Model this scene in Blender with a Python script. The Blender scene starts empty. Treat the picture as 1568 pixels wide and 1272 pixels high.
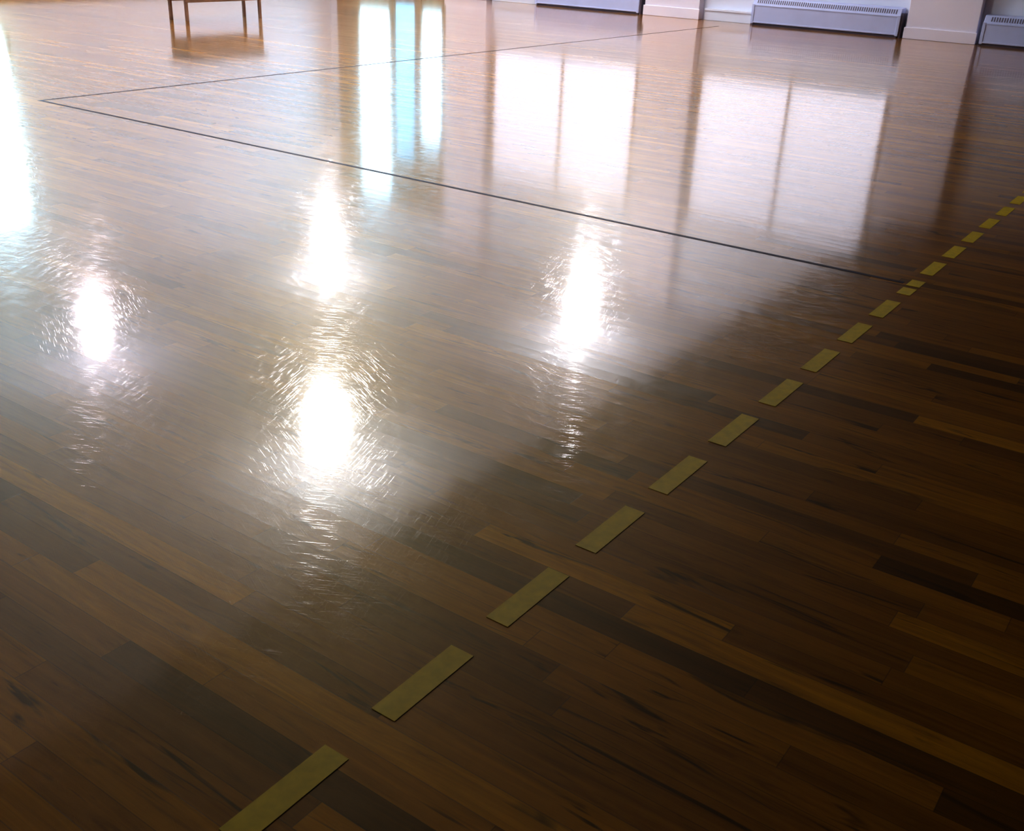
import bpy, bmesh, math, random
from mathutils import Matrix, Vector
random.seed(4)
H=1.13
scn=bpy.context.scene
scn.view_settings.view_transform='Standard'
scn.view_settings.exposure=1.3
scn.view_settings.gamma=.8

# ---------------------------------------------------------------- helpers
class NT:
    def __init__(s,name):
        s.m=bpy.data.materials.new(name); s.m.use_nodes=True
        s.t=s.m.node_tree; s.t.nodes.clear()
        s.out=s.n('ShaderNodeOutputMaterial')
    def n(s,ty,**k):
        nd=s.t.nodes.new(ty)
        for a,b in k.items(): setattr(nd,a,b)
        return nd
    def l(s,a,b): s.t.links.new(a,b)
    def put(s,sock,v):
        if isinstance(v,bpy.types.NodeSocket): s.l(v,sock)
        else: sock.default_value=v
    def math(s,op,a,b=None,c=None,clamp=False):
        nd=s.n('ShaderNodeMath',operation=op); nd.use_clamp=clamp
        s.put(nd.inputs[0],a)
        if b is not None: s.put(nd.inputs[1],b)
        if c is not None: s.put(nd.inputs[2],c)
        return nd.outputs[0]
    def comb(s,x,y,z):
        nd=s.n('ShaderNodeCombineXYZ')
        for i,v in enumerate((x,y,z)): s.put(nd.inputs[i],v)
        return nd.outputs[0]
    def white(s,vec):
        nd=s.n('ShaderNodeTexWhiteNoise',noise_dimensions='3D'); s.l(vec,nd.inputs['Vector']); return nd
    def noise(s,vec,scale,detail=4,rough=.55,dist=0):
        nd=s.n('ShaderNodeTexNoise'); s.l(vec,nd.inputs['Vector'])
        nd.inputs['Scale'].default_value=scale; nd.inputs['Detail'].default_value=detail
        nd.inputs['Roughness'].default_value=rough; nd.inputs['Distortion'].default_value=dist
        return nd.outputs['Fac']
    def ramp(s,fac,stops,interp='LINEAR'):
        nd=s.n('ShaderNodeValToRGB'); cr=nd.color_ramp; cr.interpolation=interp
        while len(cr.elements)<len(stops): cr.elements.new(.5)
        for e,(p,c) in zip(cr.elements,stops):
            e.position=p; e.color=(c[0],c[1],c[2],1) if not isinstance(c,(int,float)) else (c,c,c,1)
        s.l(fac,nd.inputs[0]); return nd.outputs[0]
    def mix(s,fac,a,b,blend='MIX'):
        nd=s.n('ShaderNodeMix',data_type='RGBA',blend_type=blend)
        s.put(nd.inputs[0],fac)
        s.put(nd.inputs[6],a); s.put(nd.inputs[7],b); return nd.outputs[2]
    def maprange(s,v,a,b,c,d):
        nd=s.n('ShaderNodeMapRange'); s.put(nd.inputs[0],v)
        for i,x in enumerate((a,b,c,d)): nd.inputs[i+1].default_value=x
        return nd.outputs[0]

def simple(name,col,rough=.5,var=.08,scale=6,bump=.0,metal=0,spec=.5,em=None,ems=0):
    q=NT(name); p=q.n('ShaderNodeBsdfPrincipled'); q.l(p.outputs[0],q.out.inputs[0])
    g=q.n('ShaderNodeNewGeometry')
    f=q.noise(g.outputs['Position'],scale,2)
    lo=tuple(c*(1-var) for c in col); hi=tuple(min(1,c*(1+var)) for c in col)
    c=q.ramp(f,[(.3,lo),(.7,hi)])
    q.l(c,p.inputs['Base Color'])
    p.inputs['Roughness'].default_value=rough; p.inputs['Metallic'].default_value=metal
    p.inputs['Specular IOR Level'].default_value=spec
    if em:
        p.inputs['Emission Color'].default_value=(em[0],em[1],em[2],1); p.inputs['Emission Strength'].default_value=ems
    if bump:
        b=q.n('ShaderNodeBump'); b.inputs['Distance'].default_value=bump
        q.l(q.noise(g.outputs['Position'],scale*20,2),b.inputs['Height']); q.l(b.outputs[0],p.inputs['Normal'])
    return q.m

def box(bm,x0,x1,y0,y1,z0,z1,mi=0):
    vs=[bm.verts.new((x,y,z)) for z in (z0,z1) for y in (y0,y1) for x in (x0,x1)]
    for f in ((0,2,3,1),(4,5,7,6),(0,1,5,4),(2,6,7,3),(0,4,6,2),(1,3,7,5)):
        fc=bm.faces.new([vs[i] for i in f]); fc.material_index=mi
def finish(bm,name,mats,bevel=0,parent=None,smooth=False):
    me=bpy.data.meshes.new(name); bm.normal_update(); bm.to_mesh(me); bm.free()
    ob=bpy.data.objects.new(name,me); scn.collection.objects.link(ob)
    for m in mats: me.materials.append(m)
    if smooth:
        for p in me.polygons: p.use_smooth=True
    if bevel:
        md=ob.modifiers.new('bevel','BEVEL'); md.width=bevel; md.segments=2; md.limit_method='ANGLE'
    if parent: ob.parent=parent
    return ob
def empty(name):
    e=bpy.data.objects.new(name,None); scn.collection.objects.link(e); return e
def lathe(bm,prof,cx,cy,seg=20,mi=0):
    rings=[]
    for r,z in prof:
        rings.append([bm.verts.new((cx+r*math.cos(2*math.pi*i/seg),cy+r*math.sin(2*math.pi*i/seg),z)) for i in range(seg)] if r>1e-5 else [bm.verts.new((cx,cy,z))])
    for a,b in zip(rings,rings[1:]):
        for i in range(seg):
            j=(i+1)%seg
            if len(a)==1: f=bm.faces.new((a[0],b[i],b[j]))
            elif len(b)==1: f=bm.faces.new((a[i],b[0],a[j]))
            else: f=bm.faces.new((a[i],b[i],b[j],a[j]))
            f.material_index=mi; f.smooth=True

# ---------------------------------------------------------------- floor material
def floor_mat():
    q=NT('varnished_maple_boards')
    g=q.n('ShaderNodeNewGeometry'); sx=q.n('ShaderNodeSeparateXYZ'); q.l(g.outputs['Position'],sx.inputs[0])
    X,Y=sx.outputs[0],sx.outputs[1]
    W=.058
    u=q.math('DIVIDE',X,W); row=q.math('FLOOR',u); fu=q.math('FRACT',u)
    wr=q.white(q.comb(row,3.3,0)); r1=wr.outputs['Value']
    r2=q.white(q.comb(row,7.7,5)).outputs['Value']
    ln=q.math('MULTIPLY_ADD',r2,.8,.45)
    v=q.math('ADD',q.math('DIVIDE',Y,ln),q.math('MULTIPLY',r1,17.3))
    col=q.math('FLOOR',v); fv=q.math('FRACT',v)
    wc=q.white(q.comb(row,col,1.5)); cv=wc.outputs['Value']
    cs=q.n('ShaderNodeSeparateColor'); q.l(wc.outputs['Color'],cs.inputs[0])
    ca,cb=cs.outputs[0],cs.outputs[1]
    base=q.ramp(cv,[(0,(.13,.040,.001)),(.07,(.23,.078,.0015)),(.2,(.37,.133,.002)),(.6,(.49,.188,.003)),(.88,(.60,.250,.004)),(1,(.80,.37,.008))])
    off=q.math('MULTIPLY',cb,60)
    # grain (long cathedral figure)
    gr=q.noise(q.comb(q.math('MULTIPLY',X,42),q.math('MULTIPLY',Y,2.6),off),1.0,6,.68,1.1)
    base=q.mix(1,base,q.ramp(gr,[(.25,(.38,.28,.18)),(.42,(.78,.74,.64)),(.6,(1.,1.,1.)),(.8,(1.25,1.3,1.4))]),'MULTIPLY')
    # dark mineral streaks / knots
    st=q.noise(q.comb(q.math('MULTIPLY',X,20),q.math('MULTIPLY',Y,2.0),off),1.0,3,.6,1.5)
    base=q.mix(q.ramp(st,[(.60,0.),(.69,.9)]),base,(.05,.012,.001,1))
    # seams
    e=q.math('ABSOLUTE',q.math('SUBTRACT',fu,.5))
    sm=q.maprange(e,.478,.497,0,1)
    e2=q.math('MULTIPLY',q.math('SUBTRACT',.5,q.math('ABSOLUTE',q.math('SUBTRACT',fv,.5))),ln)
    sm2=q.maprange(e2,.0003,.0014,1,0)
    seam=q.math('MAXIMUM',sm,sm2)
    base=q.mix(q.math('MULTIPLY',seam,.55),base,(.03,.009,.001,1))
    # height (metres)
    tilt=q.math('MULTIPLY',q.math('MULTIPLY',q.math('SUBTRACT',ca,.5),fu),.00022)
    cup=q.math('MULTIPLY',q.math('MULTIPLY',e,e),.00018)
    wav=q.math('MULTIPLY',q.noise(q.comb(q.math('MULTIPLY',X,3.0),q.math('MULTIPLY',Y,1.1),0),1.6,1),.0007)
    fine=q.math('MULTIPLY',q.noise(q.comb(q.math('MULTIPLY',X,70),q.math('MULTIPLY',Y,22),0),1,2),.00008)
    hh=q.math('ADD',q.math('ADD',tilt,cup),q.math('ADD',wav,fine))
    # hairline scratches in random directions
    for ang,o in ((.5,3.),(1.9,11.),(2.7,23.)):
        c,s_=math.cos(ang),math.sin(ang)
        a=q.math('ADD',q.math('MULTIPLY',X,c*600),q.math('MULTIPLY',Y,s_*600))
        b_=q.math('ADD',q.math('MULTIPLY',X,-s_*14),q.math('MULTIPLY',Y,c*14))
        n_=q.noise(q.comb(a,b_,o),1,0)
        hh=q.math('ADD',hh,q.math('MULTIPLY',q.maprange(n_,.64,.76,0,1),.000026))
    b=q.n('ShaderNodeBump'); b.inputs['Distance'].default_value=1; b.inputs['Strength'].default_value=1
    q.l(hh,b.inputs['Height'])
    p=q.n('ShaderNodeBsdfPrincipled')
    q.l(base,p.inputs['Base Color']); q.l(b.outputs[0],p.inputs['Normal']); q.l(b.outputs[0],p.inputs['Coat Normal'])
    p.inputs['Roughness'].default_value=.42
    p.inputs['Specular IOR Level'].default_value=.6
    p.inputs['Specular Tint'].default_value=(1,.86,.50,1)
    p.inputs['Coat Weight'].default_value=1; p.inputs['Coat IOR'].default_value=1.64
    p.inputs['Coat Roughness'].default_value=.085
    p.inputs['Coat Tint'].default_value=(1,.95,.68,1)
    q.l(p.outputs[0],q.out.inputs[0])
    return q.m

M_floor=floor_mat()
M_wall=simple('painted_wall_lavender_white',(.84,.88,1.0),.6,.02,2)
M_pil=simple('painted_pilaster_pink_white',(.94,.90,1.0),.55,.02,2)
M_ceil=simple('painted_plaster_ceiling',(.82,.87,1.0),.8,.03,2)
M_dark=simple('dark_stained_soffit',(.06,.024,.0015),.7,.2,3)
M_wood=simple('brown_wood_frame',(.33,.20,.13),.4,.3,8)
M_rad=simple('enamel_radiator_metal',(.60,.66,.92),.4,.03,4)
M_raddk=simple('dark_radiator_slot',(.14,.12,.17),.6,.1,4)
M_tape=simple('yellow_floor_tape',(.92,.66,.018),.5,.08,40,0,0,.25)
M_line=simple('dark_court_paint',(.02,.007,.008),.5,.2,30,0,0,.2)
M_brass=simple('lamp_metal',(.5,.5,.52),.3,.1,8,0,1)
def globe(n,s,c=(1,.97,1.0)): return simple(n,(.9,.9,.9),.3,.02,3,0,0,.5,c,s)
M_g1=globe('opal_lamp_glass_bright',75,(1,.97,.94)); M_g2=globe('opal_lamp_glass',100); M_g3=globe('opal_lamp_glass_pink',42,(1,.87,.97))
M_shade=simple('backlit_window_blind',(.7,.70,.80),.6,.03,3,0,0,.3,(.84,.84,1.0),.55)
M_day=simple('daylit_frosted_glass',(.8,.85,.9),.2,.03,2,0,0,.5,(.38,.73,1.0),3.0)
M_day2=simple('daylit_frosted_glass_bright',(.8,.85,.9),.2,.03,2,0,0,.5,(.46,.77,1.0),6)
M_teal=simple('tinted_door_glass',(.3,.5,.55),.2,.03,2,0,0,.5,(.18,.50,.80),1.2)
M_steel=simple('steel_handle',(.6,.6,.6),.3,.05,8,0,1)
M_dim=simple('unlit_window_blind',(.6,.58,.60),.6,.05,3)

XW=13.12*H; YW=12.95*H; XB=-5*H; YB=-5*H
ZL=3.4*H; ZC=ZL+.62
YS=3.45*H; ZS=2.2*H

# ---------------------------------------------------------------- shell
bm=bmesh.new(); box(bm,XB,XW,YB,YW,-.1,0); finish(bm,'floor',[M_floor])
bm=bmesh.new(); box(bm,XW,XW+.25,YB,YW+.25,0,ZC); finish(bm,'wall_far',[M_wall])
bm=bmesh.new(); box(bm,XB,XW,YW,YW+.25,0,ZC); finish(bm,'wall_left',[M_wall])
bm=bmesh.new(); box(bm,XB-.25,XB,YB,YW+.25,0,ZC); finish(bm,'wall_back',[M_wall])
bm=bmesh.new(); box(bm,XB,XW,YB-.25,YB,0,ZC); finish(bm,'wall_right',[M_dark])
bm=bmesh.new(); box(bm,XB-.25,XW+.25,YB-.25,YW+.25,ZC,ZC+.2); finish(bm,'ceiling',[M_ceil])
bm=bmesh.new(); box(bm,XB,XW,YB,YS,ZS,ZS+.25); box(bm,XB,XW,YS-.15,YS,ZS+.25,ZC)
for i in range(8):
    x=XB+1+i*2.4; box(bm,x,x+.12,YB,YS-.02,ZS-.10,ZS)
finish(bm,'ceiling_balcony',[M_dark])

# pilasters
PIL=[(-.55,.23),(2.85,3.63),(6.26,7.05),(9.66,10.42)]
for i,(a,b) in enumerate(PIL):
    bm=bmesh.new(); z1=ZC-.002 if b*H>YS+.3 else ZS-.11
    box(bm,XW-.16,XW-.001,a*H,b*H,0,z1)
    box(bm,XW-.18,XW-.155,a*H-.015,b*H+.015,0,.14)
    finish(bm,'wall_pilaster' if i==0 else 'wall_pilaster.%03d'%i,[M_pil],.006)

# radiators
def radiator(name,y0,y1):
    e=empty(name); d0=XW-.20
    bm=bmesh.new()
    prof=[(XW-.01,.03),(d0,.03),(d0-.0,.27),(d0+.045,.355),(XW-.01,.365)]
    n=len(prof)
    A=[bm.verts.new((x,y0,z)) for x,z in prof]; B=[bm.verts.new((x,y1,z)) for x,z in prof]
    bm.faces.new(A[::-1]); bm.faces.new(B)
    for i in range(n): bm.faces.new((A[i],A[(i+1)%n],B[(i+1)%n],B[i]))
    bmesh.ops.recalc_face_normals(bm,faces=bm.faces)
    finish(bm,'cabinet',[M_rad],.006,e)
    bm=bmesh.new(); nn=int((y1-y0-.1)/.03)
    dx,dz=.045,.085; L=math.hypot(dx,dz)
    for k in range(nn):
        y=y0+.06+k*.03
        a=.2;b=.8; nx,nz=-dz/L*.003,dx/L*.003
        p=[(d0+dx*t+nx,yy,.27+dz*t+nz) for t,yy in ((a,y),(a,y+.014),(b,y+.014),(b,y))]
        bm.faces.new([bm.verts.new(c) for c in p])
    finish(bm,'grille_slots',[M_raddk],0,e)
    bm=bmesh.new()
    box(bm,d0+.03,XW-.02,y0+.02,y1-.02,0,.03)
    finish(bm,'recessed_base',[M_raddk],0,e)
    bm=bmesh.new()
    for y in (y0,y1-.03): box(bm,d0-.008,XW-.01,y-.004,y+.034,.02,.275)
    box(bm,d0-.006,d0+.01,y0,y1,.03,.05); box(bm,d0-.006,d0+.01,y0,y1,.25,.268)
    finish(bm,'end_caps',[M_rad],.004,e)
    bm=bmesh.new(); box(bm,d0+.02,XW-.02,y0-.03,y0-.004,0,.30); finish(bm,'gap_shade',[M_raddk],0,e)  # dark filler box stands in for shade in the gap beside the radiator
radiator('baseboard_radiator',3.70*H,5.52*H)
radiator('baseboard_radiator.001',7.12*H,8.78*H)
radiator('baseboard_radiator.002',.9*H,2.79*H)
for i,(a,b) in enumerate(((5.56,6.2),(8.82,9.6))):
    bm=bmesh.new(); box(bm,XW-.10,XW,a*H,b*H,0,.16); box(bm,XW-.04,XW,a*H,b*H,.16,.36)
    box(bm,XW-.115,XW-.10,a*H,b*H,.13,.16)
    finish(bm,'trim_%d'%(i+1),[M_wall],.004)

def window(name,y0,y1,z0,z1,mat,mull=1):
    e=empty(name); t=.05
    bm=bmesh.new()
    for a,b in ((y0,y0+t),(y1-t,y1)): box(bm,XW-.07,XW+.02,a,b,z0,z1)
    box(bm,XW-.07,XW+.02,y0,y1,z1-t,z1)
    for k in range(mull):
        c=y0+(y1-y0)*(k+1)/(mull+1); box(bm,XW-.05,XW+.02,c-.018,c+.018,z0+.02,z1-t)
    finish(bm,'frame',[M_wood],.004,e)
    bm=bmesh.new(); box(bm,XW-.11,XW+.02,y0-.03,y1+.03,z0-.04,z0); finish(bm,'sill',[M_wall],.004,e)
    bm=bmesh.new(); box(bm,XW-.015,XW-.005,y0+t,y1-t,z0,z1-t); finish(bm,'pane',[mat],0,e)
window('window_1',3.68*H,6.20*H,.8,2.95,M_shade,1)
window('window_2',7.10*H,9.60*H,.8,2.95,M_shade,1)
window('window_3',.27*H,2.81*H,.8,2.3,M_dim,1)

# entrance: panelled wood surround, tall glazed door, tinted sidelight, side window
def entrance(name):
    e=empty(name)
    y=[10.46*H,10.55*H,10.95*H,11.08*H,11.50*H,11.60*H,12.26*H,12.72*H]
    z1=3.7
    bm=bmesh.new()
    box(bm,XW-.10,XW-.001,y[0],y[1],0,z1); box(bm,XW-.10,XW-.001,y[2],y[3],0,z1)
    box(bm,XW-.10,XW-.001,y[4],y[5],0,z1); box(bm,XW-.10,XW-.001,y[6],y[7],0,z1)
    box(bm,XW-.11,XW-.001,y[0],y[7],z1,z1+.12)
    finish(bm,'frame',[M_wood],.005,e)
    bm=bmesh.new()
    box(bm,XW-.07,XW-.001,y[1],y[2],0,.32); box(bm,XW-.07,XW-.001,y[1],y[2],2.45,2.55); box(bm,XW-.06,XW-.001,y[1],y[2],2.55,z1)
    box(bm,XW-.07,XW-.001,y[3],y[4],0,.2); box(bm,XW-.07,XW-.001,y[3],y[4],2.9,z1)
    box(bm,XW-.07,XW-.001,y[5],y[6],0,.40); box(bm,XW-.07,XW-.001,y[5],y[6],2.1,2.16); box(bm,XW-.07,XW-.001,y[5],y[6],3.6,z1)
    finish(bm,'rails_and_panels',[M_wood],.004,e)
    bm=bmesh.new(); box(bm,XW-.04,XW-.03,y[1],y[2],.32,2.45); box(bm,XW-.04,XW-.03,y[5],y[6],.40,2.1); box(bm,XW-.04,XW-.03,y[5],y[6],2.16,3.6)
    finish(bm,'daylit_glass',[M_day],0,e)
    bm=bmesh.new(); box(bm,XW-.04,XW-.03,y[3],y[4],.2,2.9); finish(bm,'tinted_glass',[M_teal],0,e)
    bm=bmesh.new(); yy=y[5]+.03
    box(bm,XW-.14,XW-.12,yy-.012,yy+.012,.95,1.2); box(bm,XW-.12,XW-.07,yy-.01,yy+.01,.96,.98); box(bm,XW-.12,XW-.07,yy-.01,yy+.01,1.17,1.19)
    finish(bm,'handle',[M_steel],0,e)
entrance('door_1')

def window_left(name,x0,x1,z0,z1):
    e=empty(name); t=.07
    bm=bmesh.new()
    for a,b in ((x0,x0+t),(x1-t,x1)): box(bm,a,b,YW-.07,YW,z0,z1)
    box(bm,x0,x1,YW-.07,YW,z1-t,z1); box(bm,x0,x1,YW-.1,YW,z0,z0+t)
    box(bm,x0+t,x1-t,YW-.05,YW,(z0+z1)/2,(z0+z1)/2+.04)
    finish(bm,'frame',[M_wood],.004,e)
    bm=bmesh.new(); box(bm,x0+t,x1-t,YW-.02,YW-.01,z0+t,z1-t); finish(bm,'pane',[M_day2],0,e)
window_left('window_4',5.9*H,7.45*H,.55,3.1)

bm=bmesh.new(); box(bm,XB,XW,YW-.02,YW,0,.14); finish(bm,'baseboard_left',[M_wood],.003)

# lamps
LP=[(1.463,1.495,.185,M_g1),(2.525,1.495,.14,M_g2),(2.465,2.485,.12,M_g2),(1.495,2.385,.16,M_g3)]
for k,(X,Y,R,mg) in enumerate(LP):
    cx,cy=X*4.4*H,Y*4.4*H
    e=empty('pendant_lamp' if k==0 else 'pendant_lamp.%03d'%k)
    bm=bmesh.new(); lathe(bm,[(0,ZL-R)]+[(R*math.sin(a),ZL-R*math.cos(a)) for a in [math.pi*i/10 for i in range(1,9)]],cx,cy)
    finish(bm,'globe',[mg],0,e)
    bm=bmesh.new(); lathe(bm,[(R*.6,ZL+R*.80),(R*.58,ZL+R*.95),(.05,ZL+R*1.1),(.015,ZL+R*1.15),(.015,ZC-.04),(.07,ZC-.03),(.075,ZC-.002)],cx,cy)
    finish(bm,'stem_and_canopy',[M_brass],0,e)

# ---------------------------------------------------------------- floor markings
bm=bmesh.new()
for k in range(-3,34):
    x1=(1.0113+.2704*(k-1))*H; x0=x1-.18*H
    segs=[(x0,x1)]
    if k==10: segs=[(x0,x0+.078*H),(x0+.105*H,x1)]
    for a,b in segs:
        if b<XW-1:
            j=random.uniform(-.002,.002); box(bm,a,b,.745*H+j,.788*H+j,.0,.0009)
finish(bm,'yellow_dashed_tape_line',[M_tape])
bm=bmesh.new()
box(bm,3.382*H,3.402*H,.80*H,5.66*H,0,.0006)
box(bm,3.402*H,12.3*H,5.64*H,5.66*H,0,.0006)
finish(bm,'court_boundary_line',[M_line])

def bench(name,cx,cy,L=1.3,D=.38,Hh=.45,rot=0):
    e=empty(name)
    bm=bmesh.new(); box(bm,-L/2,L/2,-D/2,D/2,Hh-.04,Hh)
    box(bm,-L/2+.04,L/2-.04,-D/2+.03,-D/2+.05,.2,Hh-.04); box(bm,-L/2+.04,L/2-.04,D/2-.05,D/2-.03,.2,Hh-.04)
    finish(bm,'seat_and_apron',[M_wood],.006,e)
    bm=bmesh.new()
    for sx in (-1,1):
        for sy in (-1,1):
            x=sx*(L/2-.06); y=sy*(D/2-.05); box(bm,x-.016,x+.016,y-.016,y+.016,0,Hh-.04)
    finish(bm,'legs',[M_wood],.003,e)
    e.location=(cx,cy,0); e.rotation_euler=(0,0,rot)
bench('wooden_bench',7.6*H,9.15*H,1.2,.38,.45,0)

# world
w=bpy.data.worlds.new('world'); scn.world=w; w.use_nodes=True
w.node_tree.nodes['Background'].inputs[0].default_value=(.6,.7,.9,1)
w.node_tree.nodes['Background'].inputs[1].default_value=.1

# camera
f=1581.; c=(784.,636.)
V1=Vector((2014-c[0],-60-c[1],f)).normalized(); V2=Vector((-1735-c[0],-225-c[1],f)); V2=(V2-V1*V2.dot(V1)).normalized()
UP=V1.cross(V2)
right=Vector((V1.x,V2.x,UP.x)); up=-Vector((V1.y,V2.y,UP.y)); back=-Vector((V1.z,V2.z,UP.z))
R=Matrix((right,up,back)).transposed().to_4x4()
cam=bpy.data.cameras.new('camera'); co=bpy.data.objects.new('camera',cam); scn.collection.objects.link(co)
cam.sensor_fit='HORIZONTAL'; cam.sensor_width=36; cam.lens=36*f/1568
co.matrix_world=Matrix.Translation((0,0,H))@R
scn.camera=co
